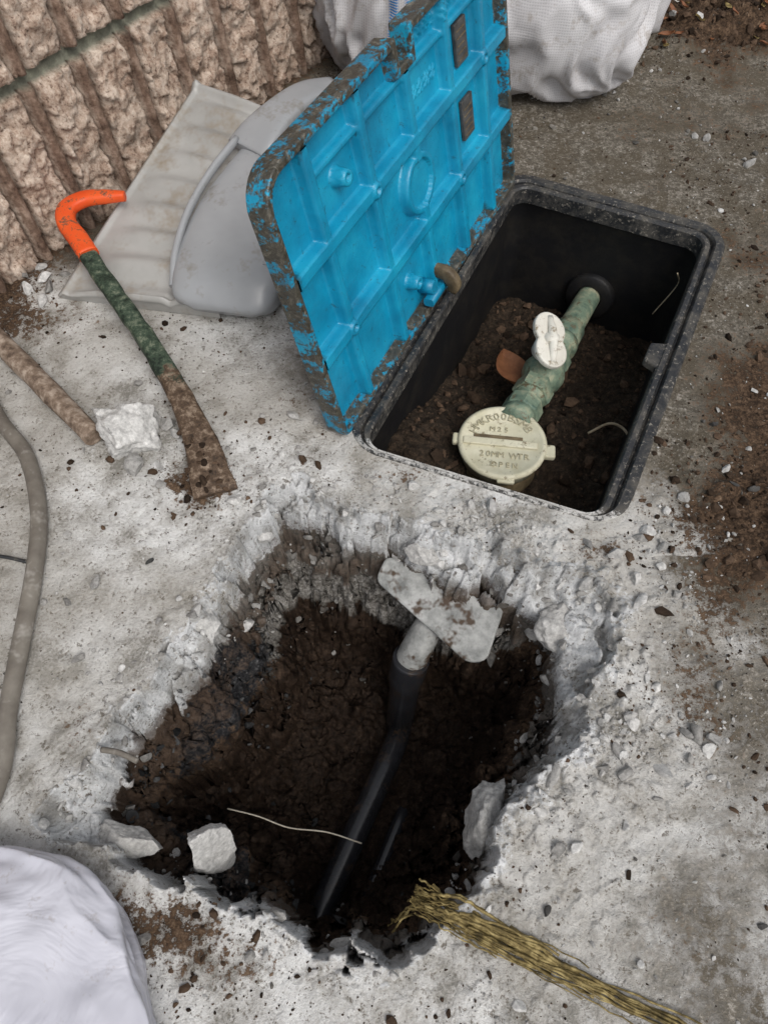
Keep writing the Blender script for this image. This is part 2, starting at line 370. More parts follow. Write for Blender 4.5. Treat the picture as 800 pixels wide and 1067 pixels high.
damp=(1-leftside)*sstep(.12,.32,dh+.25*lowf+.25*sstep(.75,1.1,Y))*sstep(.15,.5,Y+.25*lowf)+leftside*sstep(.98,1.17,Y+.35*lowf)*.9+.50*sstep(.08,.42,X)*(Y<.5)*sstep(.04,.22,dh+.3*lowf2)+.20*sstep(.02,.2,lowf2)
damp=np.clip(damp,0,1)
def blob(x,y,rx,ry,s=1): return s*np.exp(-(((X-x)/rx)**2+((Y-y)/ry)**2))
soil=blob(.60,.56,.14,.13,.95)+blob(.64,.80,.09,.14,.68)+heap*1.0+blob(-.41,.245,.03,.05,.5)+blob(-.18,-.02,.10,.05,.52)+blob(-.28,.03,.08,.04,.52)+blob(-.3,.62,.07,.06,.52)+blob(.30,.50,.1,.03,.38)+blob(-.15,.80,.05,.05,.42)+blob(.45,-.1,.05,.05,.45)+blob(-.33,1.45,.12,.12,.5)+blob(.42,.30,.06,.08,.44)+blob(-.72,1.0,.15,.12,.4)+blob(.78,1.1,.12,.3,.42)+blob(.65,1.6,.3,.14,.38)+blob(.48,.42,.06,.08,.42)+blob(.0,.645,.10,.02,.36)
soil=soil+.19*sstep(.05,.2,fbm(P3,9,4,62))+.20*sstep(.0,.3,X)*sstep(0.02,.15,fbm(P3,5,4,63))
wallline=(X+.727)*.8053-(Y-1.067)*.5929
soil+=np.exp(-np.abs(wallline)/.05)*.7
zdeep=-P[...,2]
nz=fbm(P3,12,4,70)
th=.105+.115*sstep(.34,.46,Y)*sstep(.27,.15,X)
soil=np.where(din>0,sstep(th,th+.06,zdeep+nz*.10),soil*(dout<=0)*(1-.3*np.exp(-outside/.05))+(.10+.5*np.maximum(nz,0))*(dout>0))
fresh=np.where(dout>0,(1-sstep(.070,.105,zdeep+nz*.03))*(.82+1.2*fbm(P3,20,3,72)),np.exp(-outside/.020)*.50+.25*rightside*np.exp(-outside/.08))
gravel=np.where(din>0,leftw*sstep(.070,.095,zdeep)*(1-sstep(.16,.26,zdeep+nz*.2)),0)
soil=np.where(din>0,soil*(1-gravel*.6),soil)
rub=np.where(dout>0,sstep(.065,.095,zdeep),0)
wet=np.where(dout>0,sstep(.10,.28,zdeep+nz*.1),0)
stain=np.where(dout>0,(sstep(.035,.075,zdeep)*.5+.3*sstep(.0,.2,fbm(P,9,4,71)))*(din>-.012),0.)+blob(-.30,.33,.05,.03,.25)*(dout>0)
ctr=(dbx[:-1,:-1]+dbx[1:,1:]+dbx[1:,:-1]+dbx[:-1,1:])/4
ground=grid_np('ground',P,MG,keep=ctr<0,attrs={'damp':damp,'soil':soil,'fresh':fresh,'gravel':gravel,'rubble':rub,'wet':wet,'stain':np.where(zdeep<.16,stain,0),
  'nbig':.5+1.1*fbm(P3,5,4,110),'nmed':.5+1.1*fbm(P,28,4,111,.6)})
def gz(x,y):
    x=np.atleast_1d(x);y=np.atleast_1d(y)
    i=np.clip(np.searchsorted(xs,x)-1,0,len(xs)-2); j=np.clip(np.searchsorted(ys,y)-1,0,len(ys)-2)
    return (P[j,i,2]+P[j+1,i+1,2]+P[j+1,i,2]+P[j,i+1,2])/4

# ---------------------------------------------------------------- ROCK SCATTER
def ico(sub):
    bm=bmesh.new(); bmesh.ops.create_icosphere(bm,subdivisions=sub,radius=1); V=np.array([v.co[:] for v in bm.verts]); F=np.array([[v.index for v in f.verts] for f in bm.faces]); bm.free(); return V,F
def rocks(name,pos,size,mat,sub=1,flat=.7,jit=.35):
    V0,F0=ico(sub); n=len(pos); k=len(V0)
    if sub==1: V=V0[None]*(1+rng.uniform(-jit,jit,(n,k,1)))
    else:
        V=np.repeat(V0[None],n,0)
        for _ in range(9):
            d=rng.normal(size=(n,1,3)); d/=np.linalg.norm(d,axis=-1,keepdims=True); h=rng.uniform(.35,.8,(n,1))
            s=(V*d).sum(-1); V=V-np.maximum(s-h,0)[...,None]*d
    sc=np.stack([rng.uniform(.7,1.45,n),rng.uniform(.55,1.,n),rng.uniform(.4,.9,n)*flat/.7],-1)
    V=V*sc[:,None,:]
    a=rng.uniform(0,6.28,n); tl=rng.normal(0,.35,(n,2))
    ca,sa=np.cos(a),np.sin(a)
    R=np.zeros((n,3,3)); R[:,0,0]=ca;R[:,0,1]=-sa;R[:,1,0]=sa;R[:,1,1]=ca;R[:,2,2]=1
    T=np.zeros((n,3,3)); T[:]=np.eye(3); T[:,0,2]=tl[:,0]; T[:,2,0]=-tl[:,0]; T[:,1,2]=tl[:,1]; T[:,2,1]=-tl[:,1]
    V=np.einsum('nij,nkj->nki',R@T,V)*size[:,None,None]+pos[:,None,:]
    F=(F0[None]+np.arange(n)[:,None,None]*k).reshape(-1,3)
    tone=np.repeat(rng.uniform(0,1,n),k)
    return mesh_np(name,V.reshape(-1,3),F,mat,False,{'tone':tone})
def scatter(n,fn):
    out=[];tot=0
    while tot<n:
        x=rng.uniform(-1.1,1.1,n*3); y=rng.uniform(-.15,2.2,n*3)
        m=rng.uniform(0,1,n*3)<fn(x,y); out.append(np.stack([x[m],y[m]],-1)); tot+=m.sum()
    return np.concatenate(out)[:n]
boxo=offset_quad(BOX,[.03,.045,.045,.045],.05)
def nbox(x,y): return polydist(x,y,boxo)<0
def outs(x,y): return polydist(x,y,OUTER)<-.004
def front_of_wall(x,y): return ((x+.727)*.8053-(y-1.067)*.5929)>.02
def clump(x,y,sc,seed): return sstep(-.05,.22,fbm(np.stack([x,y,0*x],-1),sc,3,seed))
def put(xy,size,sink=.25):
    z=gz(xy[:,0],xy[:,1]); return np.stack([xy[:,0],xy[:,1],z+size*(.5-sink)],-1)
f1=lambda x,y:outs(x,y)*nbox(x,y)*front_of_wall(x,y)*np.clip(np.exp(polydist(x,y,OUTER)/.07)*(.20+.80*(x>.10))*clump(x,y,9,80)*1.5+.012,0,1)
xy=scatter(4200,f1); s=rng.pareto(1.9,4200)*.0012+.0008; s=np.minimum(s,.012); r1=rocks('chips',put(xy,s),s,MCHIP,2)
# broken crumbs resting on the fractured shelf between slab surface and pit
f1b=lambda x,y:(polydist(x,y,OUTER)>-.01)*(polydist(x,y,INNER)<.004)*1.
xy=scatter(420,f1b); s=np.minimum(rng.pareto(1.8,420)*.0022+.0015,.013); r1b=rocks('shelf_chips',put(xy,s),s,MCHIP,2)
f2=lambda x,y:outs(x,y)*nbox(x,y)*front_of_wall(x,y)*(.1+.9*clump(x,y,6,81))*(.40+.60*((x>.3)|(y>1.2)))
xy=scatter(11000,f2); s=rng.pareto(2.6,11000)*.0010+.0006; s=np.minimum(s,.007); r2=rocks('crumbs',put(xy,s),s,MCL,1)
f2b=lambda x,y:outs(x,y)*nbox(x,y)*np.clip(np.exp(-(((x-.60)/.14)**2+((y-.60)/.16)**2))+np.exp(-(((x-.85)/.28)**2+((y-2.0)/.16)**2))+.7*np.exp(-(((x+.30)/.045)**2+((y-.62)/.05)**2))+.3*np.exp(-(((x+.2)/.08)**2+((y+.02)/.05)**2))+.25*np.exp(-(((x-.4)/.06)**2+((y-.55)/.08)**2))+.3*np.exp(-(((x-.72)/.12)**2+((y-1.0)/.25)**2)),0,1)
xy=scatter(3600,f2b); s=rng.pareto(2.4,3600)*.0016+.0010; s=np.minimum(s,.010); r3=rocks('clods',put(xy,s),s,MCL,1)
f3=lambda x,y:outs(x,y)*nbox(x,y)*front_of_wall(x,y)*(.05+1.*(x>.3)*clump(x,y,7,82))
xy=scatter(2200,f3); s=rng.pareto(2.6,2200)*.0012+.0009; s=np.minimum(s,.009); r4=rocks('stones',put(xy,s),s,MST,2)
big=[(.416,.235,.013),(.425,.213,.010),(.436,.228,.009),(.400,.205,.007),(.40,.26,.006),(-.66,1.12,.014),(-.645,1.09,.017),(-.63,1.065,.013),(-.67,1.06,.012),(-.61,1.10,.01),(-.40,.66,.02),(-.375,.70,.013),(-.36,.66,.011),(-.345,.72,.012),(-.36,.745,.016),(.35,.50,.013),(.37,.46,.012),(.34,.36,.012),(.39,.53,.011),(.46,.30,.007),(.31,.52,.011),(.37,.42,.014),(-.33,.79,.012),(-.64,1.03,.012),(-.685,1.10,.013)]
bp=np.array(big); s=bp[:,2]; r5=rocks('pieces',put(bp[:,:2],s,.2),s,MCHIP,3)
group('concrete_rubble',[r1,r1b,r5],(.1,.4,0)); group('soil_crumbs',[r2,r3],(.4,.8,0)); r4.name='gravel'
def f4(x,y): return (polydist(x,y,INNER)>.004)*np.clip(np.exp(-polydist(x,y,INNER)/.03),0,1)*(.05+.95*((x<-.12)&(y<.45)))
xy=scatter(300,f4); s=np.minimum(rng.pareto(2.2,300)*.0025+.0018,.012); p4=rocks('stones_dark',put(xy,s,.5),s,MWET,2)
def f5(x,y): return (polydist(x,y,INNER)>-.015)*np.exp(-np.abs(polydist(x,y,INNER))/.03)*(.10+.9*((y>.42)|(x>.15)))
xy=scatter(300,f5); s=np.minimum(rng.pareto(2.,300)*.0028+.0018,.017); p5=rocks('stones_grey',put(xy,s,.45),s,m_rock('rubble_grey',(.08,.072,.064),(.40,.39,.37)),2)
def f6(x,y): return (polydist(x,y,INNER)>.05)*1.
xy=scatter(380,f6); s=np.minimum(rng.pareto(2.2,380)*.0018+.0012,.010); p6=rocks('soil_lumps',put(xy,s,.6),s,MWS,2)
group('pit_rubble',[p4,p5,p6],(-.05,.3,-.2))

def lump(name,c,r,mat,seed,rough=.25,rot=0,cuts=14,tone=.9):
    V,F=ico(5); R=np.random.default_rng(seed)
    for _ in range(cuts):
        d=R.normal(size=3); d/=np.linalg.norm(d); h=R.uniform(.5,.85); V=V-np.maximum(V@d-h,0)[:,None]*d
    V=V*(1+(fbm(V+seed,3,5,seed,.6)*rough)[:,None]*1.3)
    V=V*np.array(r); ca,sa=math.cos(rot),math.sin(rot); V=V@np.array([[ca,sa,0],[-sa,ca,0],[0,0,1]])
    ob=mesh_np(name,V,F,mat,True,{'tone':np.full(len(V),tone)}); ob.location=c; return ob
lump('concrete_chunk',(-.42,.715,.03),(.066,.068,.048),MCHIP,52,.55,.6,12,1.)
lump('broken_slab_piece',(-.225,.103,-.070),(.038,.026,.095),MCHIP,33,.30,.5,9,.85)
lump('broken_slab_piece',(-.325,.110,-.05),(.05,.026,.03),MCHIP,12,.35,-.3,14,.6)
lump('broken_slab_piece',(.135,.14,-.055),(.03,.06,.045),MCHIP,15,.35,-.5,14,.6)
lump('broken_slab_piece',(.262,.40,-.045),(.035,.05,.03),MCHIP,18,.35,.3,14,.65)
lump('broken_slab_piece',(-.265,.40,-.030),(.022,.034,.022),MCHIP,61,.35,.5,12,.7)
lump('broken_slab_piece',(.06,.525,-.035),(.040,.020,.022),MCHIP,64,.35,-.3,12,.65)

# ---------------------------------------------------------------- METER BOX
def ring_loft(name,profile,mat,smooth=False):
    rings=[]
    for o,z,r in profile:
        offs=[o*.30 if o>0 else o,o,o,o]; rings.append([(a,b,z) for a,b in offset_quad(BOX,offs,r)])
    R_=np.array(rings); at=None
    if mat is MFR:
        e=np.array((.366,-.136)); e/=np.linalg.norm(e); dn=np.abs((R_[...,0]+.035)*(-e[1])+(R_[...,1]-.702)*e[0])
        at={'dust':np.clip(.62*np.exp(-(dn/.022)**2)*(R_[...,2]>-.02),0,1)}
    return grid_np(name,R_,mat,closeu=True,smooth=smooth,attrs=at)
fr=ring_loft('frame',[(.040,-.05,.062),(.040,.003,.062),(.037,.008,.06),(.022,.009,.048),(.019,.004,.045),(.017,-.004,.044),(.014,-.004,.042),(.012,.006,.04),(.003,.007,.034),(.000,.003,.032),(-.001,-.030,.031)],MFR)
bevel(fr,.0015,2)
wl=ring_loft('side_walls',[(-.0005,-.024,.031),(.010,-.06,.04),(.004,-.12,.036),(.0,-.24,.033),(.0,-.38,.033)],MWP,True)
tabs=[]
for tt in (.52,):
    a=Vector((.331,.566));b=Vector((.638,1.201)); p=a+(b-a)*tt
    M=Matrix.Translation((p.x-.006,p.y+.003,-.014))@Matrix.Rotation(math.atan2(b.y-a.y,b.x-a.x),4,'Z')
    tabs.append(ngon('hinge_tab',[(-.034,-.016),(.034,-.016),(.022,.018),(-.022,.018)],.019,MFR,0,M,.004))
bx=np.arange(-.12,.74,.004); by=np.arange(.5,1.45,.004); BX,BY=np.meshgrid(bx,by); BP=np.stack([BX,BY,0*BX],-1)
dpi=polydist(BX,BY,offset_quad(BOX,[.02]*4,.03))
BZ=-.195-.10*sstep(.8,1.25,BY)+fbm(BP,7,4,90)*.05+fbm(BP,35,5,91,.65)*.045+.06*np.exp(-(((BX-.05)/.11)**2+((BY-.82)/.14)**2))
ctr=(dpi[:-1,:-1]+dpi[1:,1:])/2
bs=grid_np('soil_fill',np.stack([BX,BY,BZ],-1),MSP,keep=ctr>0)
n=1300; q=rng.uniform(0,1,(n,2)); A=np.array(BOX); xyb=(1-q[:,:1])*(1-q[:,1:])*A[0]+q[:,:1]*(1-q[:,1:])*A[1]+q[:,:1]*q[:,1:]*A[2]+(1-q[:,:1])*q[:,1:]*A[3]
ii=np.clip(((xyb[:,0]+.12)/.004).astype(int),0,len(bx)-1); jj=np.clip(((xyb[:,1]-.5)/.004).astype(int),0,len(by)-1)
s=np.minimum(rng.pareto(2.3,n)*.0025+.0015,.014); bc=rocks('soil_clods',np.stack([xyb[:,0],xyb[:,1],BZ[jj,ii]+s*.2],-1),s,MCL,1)
pd=Vector((.464,.886,0)).normalized(); pd3=Vector((pd.x,pd.y,-.17)).normalized()
mc=Vector((.218,.793,-.118)); V0=Vector((mc.x,mc.y,-.122))
def pt(d): return V0+pd3*d
shade_ring=lathe('pipe_shade_ring',pt(.535),pd3,[(.029,0),(.050,0),(.055,.006),(.055,.04)],MWP,40)  # added black ring, stands in for the shadowed hole around the pipe
group('meter_box',[fr,wl,bs,bc,shade_ring]+tabs,(.3,.95,0))

# ---------------------------------------------------------------- LID
A0=Vector((-.062,.712,.004)); u=Vector((.459,.889,0)).normalized(); al=math.radians(12)
hn=Vector((-u.y,u.x,0)); wv=(hn*math.sin(al)+Vector((0,0,math.cos(al)))).normalized(); nv=u.cross(wv).normalized()
if nv.x<0: nv=-nv
LM=Matrix(((u.x,wv.x,nv.x,A0.x),(u.y,wv.y,nv.y,A0.y),(u.z,wv.z,nv.z,A0.z),(0,0,0,1)))
LU,LW=.735,.455
def rr(w,h,r,rb,n=8):
    pts=[]
    for cx,cy,a0,rad in ((w-rb,rb,-90,rb),(w-r,h-r,0,r),(r,h-r,90,r),(rb,rb,180,rb)):
        for k in range(n+1):
            a=math.radians(a0+90*k/n); pts.append((cx+rad*math.cos(a),cy+rad*math.sin(a)))
    return pts
outl=rr(LU,LW,.05,.02)
top=[i for i,p in enumerate(outl) if p[1]>LW-1e-6]
i0=min(top); nu=.37
outl=outl[:i0+1]+[(nu+.022,LW),(nu+.020,LW-.040),(nu-.016,LW-.040),(nu-.018,LW)]+outl[i0+1:]
DEP=.021
bm=bmesh.new(); vs=[bm.verts.new((x,y,-.034)) for x,y in outl]; f=bm.faces.new(vs)
bm.normal_update()
r=bmesh.ops.extrude_face_region(bm,geom=[f])
for v in [g_ for g_ in r['geom'] if isinstance(g_,bmesh.types.BMVert)]: v.co.z+=.034
ft=[g_ for g_ in r['geom'] if isinstance(g_,bmesh.types.BMFace)][0]
bmesh.ops.recalc_face_normals(bm,faces=bm.faces)
bmesh.ops.inset_region(bm,faces=[ft],thickness=.012,depth=0,use_even_offset=True)
bmesh.ops.inset_region(bm,faces=[ft],thickness=.005,depth=-DEP,use_even_offset=True)
me=bpy.data.meshes.new('rim')
bm.to_mesh(me); bm.free(); me.materials.append(MBE)
rim=bpy.data.objects.new('rim',me); scene.collection.objects.link(rim); rim.matrix_world=LM; bevel(rim,.004,3)
gu=np.linspace(.008,LU-.008,380); gw=np.linspace(.008,LW-.008,230); U,W=np.meshgrid(gu,gw)
UP=np.stack([U,W,0*U],-1)
def rib(x,c,w,h,soft=.004): return h*sstep(w+soft,w-soft*.5,np.abs(x-c))
H=np.zeros_like(U)
for c in(.155,.30): H=np.maximum(H,rib(W,c,.011,.020))
for c in(.10,.235,.37,.505,.63): H=np.maximum(H,rib(U,c,.008,.019))
H=np.maximum(H,rib(W,.395,.005,.012)*(U>.1)*(U<.63))
rad=np.hypot(U-.37,W-.228); H=np.maximum(H,.016*sstep(.052,.047,rad)); H=np.where(rad<.038,.010+0*H,H)
for cu,cw in((.10,.155),(.235,.30),(.505,.155),(.63,.30),(.17,.36),(.3,.085)):
    rd=np.hypot(U-cu,W-cw); H=np.maximum(H,.023*sstep(.0145,.011,rd)); H=np.where(rd<.005,.015,H)
for k_ in range(7):
    cu=.42+.026*k_
    m=(np.abs(U-cu)<.009)&(np.abs(W-.420)<.009)&((np.floor((U-cu)*330).astype(int)*7+np.floor(W*330).astype(int)*3+k_*5)%4>1)
    H=np.where(m,H+.003,H)
for k_ in range(4):
    cu=.41+.022*k_; m=(np.abs(U-cu)<.008)&(np.abs(W-.350)<.009)&((np.floor((U-cu)*400)*5+np.floor(W*400)*3+k_)%4>1); H=np.where(m,H+.003,H)
H+=fbm(UP,20,3,5)*.0015
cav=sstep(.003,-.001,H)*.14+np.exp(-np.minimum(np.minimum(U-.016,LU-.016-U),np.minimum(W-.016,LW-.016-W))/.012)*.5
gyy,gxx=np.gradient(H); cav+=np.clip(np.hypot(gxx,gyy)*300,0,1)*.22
dl=polydist(U,W,outl); ctr=(dl[:-1,:-1]+dl[1:,1:])/2
LP=np.stack([U,W,H-DEP+.001],-1)
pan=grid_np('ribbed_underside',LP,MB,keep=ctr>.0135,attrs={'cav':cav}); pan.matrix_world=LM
parts=[rim,pan]
for cu,cw,hh in((.575,.350,.032),(.575,.228,.034)):
    parts.append(ngon('label_plate',[(cu-.022,cw-hh),(cu+.020,cw-hh),(cu+.020,cw+hh),(cu-.022,cw+hh)],.007,MLAB,-DEP+.0015,LM,.0015))
    for q_ in range(5):
        parts.append(ngon('label_line',[(cu-.017,cw-hh+.007+q_*.011),(cu+.015-(q_%3)*.004,cw-hh+.007+q_*.011),(cu+.015-(q_%3)*.004,cw-hh+.0085+q_*.011),(cu-.017,cw-hh+.0085+q_*.011)],.0078,MDB,-DEP+.0015,LM))
def lp(a,b,c): return tuple(LM@Vector((a,b,c)))
parts.append(loft('latch_hook',[lp(.37,.060,-.01),lp(.37,.055,.018),lp(.37,.035,.030),lp(.37,.018,.024)],[(.013,.007),(.014,.009),(.013,.009),(.009,.006)],MDB,up=tuple(u),spline=4,seg=12,power=4))
parts.append(loft('latch_post',[lp(.335,.05,-.018),lp(.335,.05,.010)],[(.014,.014),(.012,.012)],MB,up=tuple(u),seg=16))
parts.append(loft('latch_bar',[lp(.315,.03,.004),lp(.40,.03,.004)],[(.008,.010)]*2,MB,up=tuple(nv),seg=12,power=4))
parts.append(loft('hinge_pin',[lp(.02,.0,-.01),lp(.70,.0,-.01)],[(.009,.009)]*2,MFR,up=(0,0,1),seg=12))
bpy.context.view_layer.update()
e=bpy.data.objects.new('meter_box_lid',None); scene.collection.objects.link(e); e.location=A0
for o in parts:
    o.parent=e; o.matrix_parent_inverse=Matrix.Translation(-A0)

# ---------------------------------------------------------------- WATER METER
lid_=lathe('cap',mc,(0,0,1),[(.0001,-.006),(.079,-.006),(.082,-.003),(.082,.003),(.078,.006),(.073,.006),(.071,.0035),(.0001,.0035)],MCREAM,64)
mp=[lid_]
mp.append(lathe('cap_skirt',mc,(0,0,-1),[(.074,.004),(.074,.03),(.066,.034)],MCREAM,48))
mp.append(lathe('body',mc,(0,0,-1),[(.062,.03),(.070,.045),(.074,.07),(.060,.10),(.0001,.11)],MDB,48))
def boxat(name,c,dx,dy,dz,ax,mat,bev=.002):
    M=Matrix.Translation(c)@Matrix.Rotation(math.atan2(ax.y,ax.x),4,'Z')
    return ngon(name,[(-dx,-dy),(dx,-dy),(dx,dy),(-dx,dy)],dz*2,mat,-dz,M,bev)
ax2=Vector((1,-.12,0))
mp.append(boxat('hinge_strip',mc+Vector((-.005,-.004,.0055)),.068,.0075,.003,ax2,MCREAM))
mp.append(boxat('hinge_slot',mc+Vector((-.007,.010,.0042)),.045,.003,.0016,ax2,MDB,.0005))
mp.append(boxat('lug',mc+Vector((.074,-.018,-.004)),.022,.014,.007,ax2,MCREAM,.004))
mp.append(boxat('lug',mc+Vector((-.073,.012,-.006)),.018,.012,.006,ax2,MCREAM,.004))
mp.append(boxat('finger_tab',mc+Vector((.0,-.078,-.002)),.016,.01,.004,ax2,MCREAM,.003))
MTXT=m_simple('meter_letter',[(.3,(.30,.27,.18)),(.7,(.48,.45,.33))],60,.6)
def txt(ch,loc,rot,size,ext=.0012):
    c=bpy.data.curves.new('letter','FONT'); c.body=ch; c.size=size; c.extrude=ext; c.align_x='CENTER'; c.align_y='CENTER'; c.materials.append(MTXT)
    o=bpy.data.objects.new('letter',c); scene.collection.objects.link(o); o.location=loc; o.rotation_euler=(0,0,rot); return o
for i,ch in enumerate('HMKR00BSMB'):
    a=math.radians(152-i*13.8); mp.append(txt(ch,mc+Vector((math.cos(a)*.056,math.sin(a)*.056,.0045)),a-math.pi/2,.022))
for i,ch in enumerate('20MM WTR'):
    if ch!=' ': mp.append(txt(ch,mc+Vector((-.040+i*.0115,-.026-i*.0014,.0045)),-.12,.017))
for i,ch in enumerate('OPEN'): mp.append(txt(ch,mc+Vector((-.020+i*.0125,-.05-i*.0015,.0045)),-.12,.015))
for i,ch in enumerate('M25'): mp.append(txt(ch,mc+Vector((-.016+i*.0125,.028-i*.0015,.0045)),-.12,.015))
mp.append(lathe('outlet_union',pt(.06),pd3,[(.0001,0),(.034,0),(.034,.035),(.026,.04),(.026,.055)],MGREEN,32))
group('water_meter',mp,mc)
vp=[]
def seg(name,d,profile,mat=MGREEN,sides=None): vp.append(lathe(name,pt(d),pd3,profile,mat,32,True,sides))
seg('union_nut',.090,[(.0001,0),(.036,0),(.038,.004),(.038,.032),(.034,.036),(.0001,.036)],MGREEN,8)
seg('coupling',.122,[(.026,0),(.026,.02),(.030,.022),(.030,.034),(.024,.036)])
seg('hex_nut',.150,[(.0001,0),(.037,0),(.039,.004),(.039,.034),(.035,.038),(.0001,.038)],MGREEN,6)
seg('valve_body',.186,[(.024,0),(.030,.01),(.042,.03),(.044,.045),(.038,.065),(.026,.078),(.026,.085)],MGREEN)
seg('hex_nut',.262,[(.0001,0),(.037,0),(.039,.004),(.039,.034),(.035,.038),(.0001,.038)],MGREEN,6)
seg('collar',.298,[(.028,0),(.028,.03),(.036,.032),(.036,.05),(.029,.052)])
seg('coupling_sleeve',.350,[(.029,0),(.033,.002),(.033,.05),(.029,.052)],MGREEN)
seg('pipe',.34,[(.027,0),(.027,.11),(.026,.26)],MGREEN)
kd=pt(.236)
vp.append(lathe('valve_stem',kd+Vector((0,0,.03)),(0,0,1),[(.018,0),(.018,.012),(.013,.014),(.013,.03)],MGREEN,24))
kc=kd+Vector((-.006,0,.062))
MKN=m_simple('white_knob',[(.3,(.58,.55,.48)),(.7,(.74,.72,.65))],20,.4,100,.2,.001,dirt=(.27,.22,.15),dsc=50,dlo=.55,dhi=.66)
vp.append(lathe('knob_collar',kc,(0,0,1),[(.0001,-.006),(.026,-.006),(.031,.0),(.029,.012),(.018,.016),(.0001,.016)],MKN,32))
wing=[]
for k in range(64):
    a=2*math.pi*k/64; r_=.057*(.50+.50*abs(math.cos(a))**1.2)
    wing.append((math.cos(a)*r_*1.05,math.sin(a)*r_*.98))
Mw=Matrix.Translation(kc+Vector((.0,.004,.026)))@Matrix.Rotation(math.radians(95),4,'Z')@Matrix.Rotation(math.radians(22),4,'X')@Matrix.Rotation(math.radians(-14),4,'Y')
vp.append(ngon('wing_handle',wing,.013,MKN,-.006,Mw,.004))
vp.append(loft('wing_rib',[tuple(Mw@Vector((-.050,0,.007))),tuple(Mw@Vector((0,0,.013))),tuple(Mw@Vector((.050,0,.007)))],[(.006,.003),(.009,.007),(.006,.003)],MKN,spline=5,seg=12))
vp.append(lathe('knob_cap',Mw@Vector((0,0,.006)),(0,.2,1),[(.015,0),(.015,.007),(.010,.011),(.0001,.012)],MKN,20))
group('shutoff_valve',vp,pt(.22))
def leaf(name,c,L,Wd,rot,mat,curl=.3,tilt=(0,0)):
    a=np.linspace(-1,1,15); b=np.linspace(-1,1,9); Aa,Bb=np.meshgrid(a,b); wd=(1-np.abs(Aa)**1.8)*Wd
    x=Aa*L; y=Bb*wd; z=curl*L*(Bb**2)*.5+.1*L*np.sin(Aa*3)+.15*L*Aa*Aa
    M=Matrix.Rotation(rot,3,'Z')@Matrix.Rotation(tilt[0],3,'X')@Matrix.Rotation(tilt[1],3,'Y'); V=np.stack([x,y,z],-1)@np.array(M).T
    o=grid_np(name,V,mat); o.location=c; return o
leaf('dead_leaf',(.262,1.01,-.180),.055,.042,1.9,MLEAF,.5,(.35,.1))
def strand(name,pts,r,mat,n=8,seg=6): return loft(name,pts,[(r,r)]*len(pts),mat,spline=n,seg=seg)
strand('root',[(.40,.86,-.18),(.44,.865,-.155),(.47,.84,-.16),(.475,.80,-.20)],.0028,MROOT)
strand('root',[(.58,1.14,-.03),(.60,1.16,-.08),(.57,1.15,-.15)],.0014,MROOT)

# ---------------------------------------------------------------- PIPES IN THE PIT
PM=[(.006,.545,-.085),(.192,.452,-.085),(.150,.372,-.115)]
a=Vector(PM[0]);b=Vector(PM[1]);c_=Vector(PM[2]); ex=(b-a).normalized(); nz_=ex.cross(c_-b).normalized(); nz_= nz_ if nz_.z>0 else -nz_; ey=nz_.cross(ex).normalized()
PMx=Matrix(((ex.x,ey.x,nz_.x,a.x),(ex.y,ey.y,nz_.y,a.y),(ex.z,ey.z,nz_.z,a.z),(0,0,0,1)))
pl=[(-.002,-.046),(-.002,0),(.206,.0),(.214,-.088),(.188,-.104)][::-1]
def roundpoly(pl,r,n=5):
    out=[]
    for i in range(len(pl)):
        p=Vector(pl[i]);d0=(Vector(pl[i-1])-p);d1=(Vector(pl[(i+1)%len(pl)])-p); rr_=min(r,d0.length*.45,d1.length*.45)
        s0=p+d0.normalized()*rr_; s1=p+d1.normalized()*rr_
        for k in range(n+1):
            t_=k/n; out.append(tuple(s0*(1-t_)**2+p*2*t_*(1-t_)+s1*t_**2))
    return out
pp=[ngon('plate',roundpoly(pl,.015),.016,MGREY,-.016,PMx,.004)]
pp.append(loft('neck',[(.088,.462,-.146),(.072,.444,-.152),(.055,.420,-.18),(.044,.404,-.21)],[(.030,.022),(.028,.024),(.028,.026),(.027,.027)],MGREY,up=(1,0,0),spline=5,seg=24,noise=.002))
pp.append(loft('black_sleeve',[(.046,.407,-.195),(.039,.394,-.24),(.037,.386,-.29),(.033,.372,-.36),(.03,.36,-.44)],[(.031,.031),(.031,.031),(.027,.027),(.026,.026),(.026,.026)],MBLK,up=(1,0,0),spline=5,seg=24,noise=.001))
group('pipe_riser_bracket',pp,(.05,.42,-.15))
loft('water_pipe',[(.035,.36,-.44),(.012,.29,-.395),(-.050,.155,-.378),(-.117,.004,-.375),(-.165,-.125,-.38)],[(.022,.022)]*5,MBLK,spline=8,seg=24)
loft('water_pipe',[(.055,.25,-.48),(.038,.205,-.432),(.016,.155,-.413),(-.040,.025,-.407),(-.08,-.083,-.412)],[(.013,.013)]*5,MBLK,spline=8,seg=20)
strand('root',[(-.25,.18,-.26),(-.2,.168,-.255),(-.15,.152,-.262),(-.09,.145,-.258),(-.035,.13,-.27)],.0012,m_simple('pale_root',[(.3,(.5,.45,.36)),(.7,(.65,.6,.5))],60,.8))

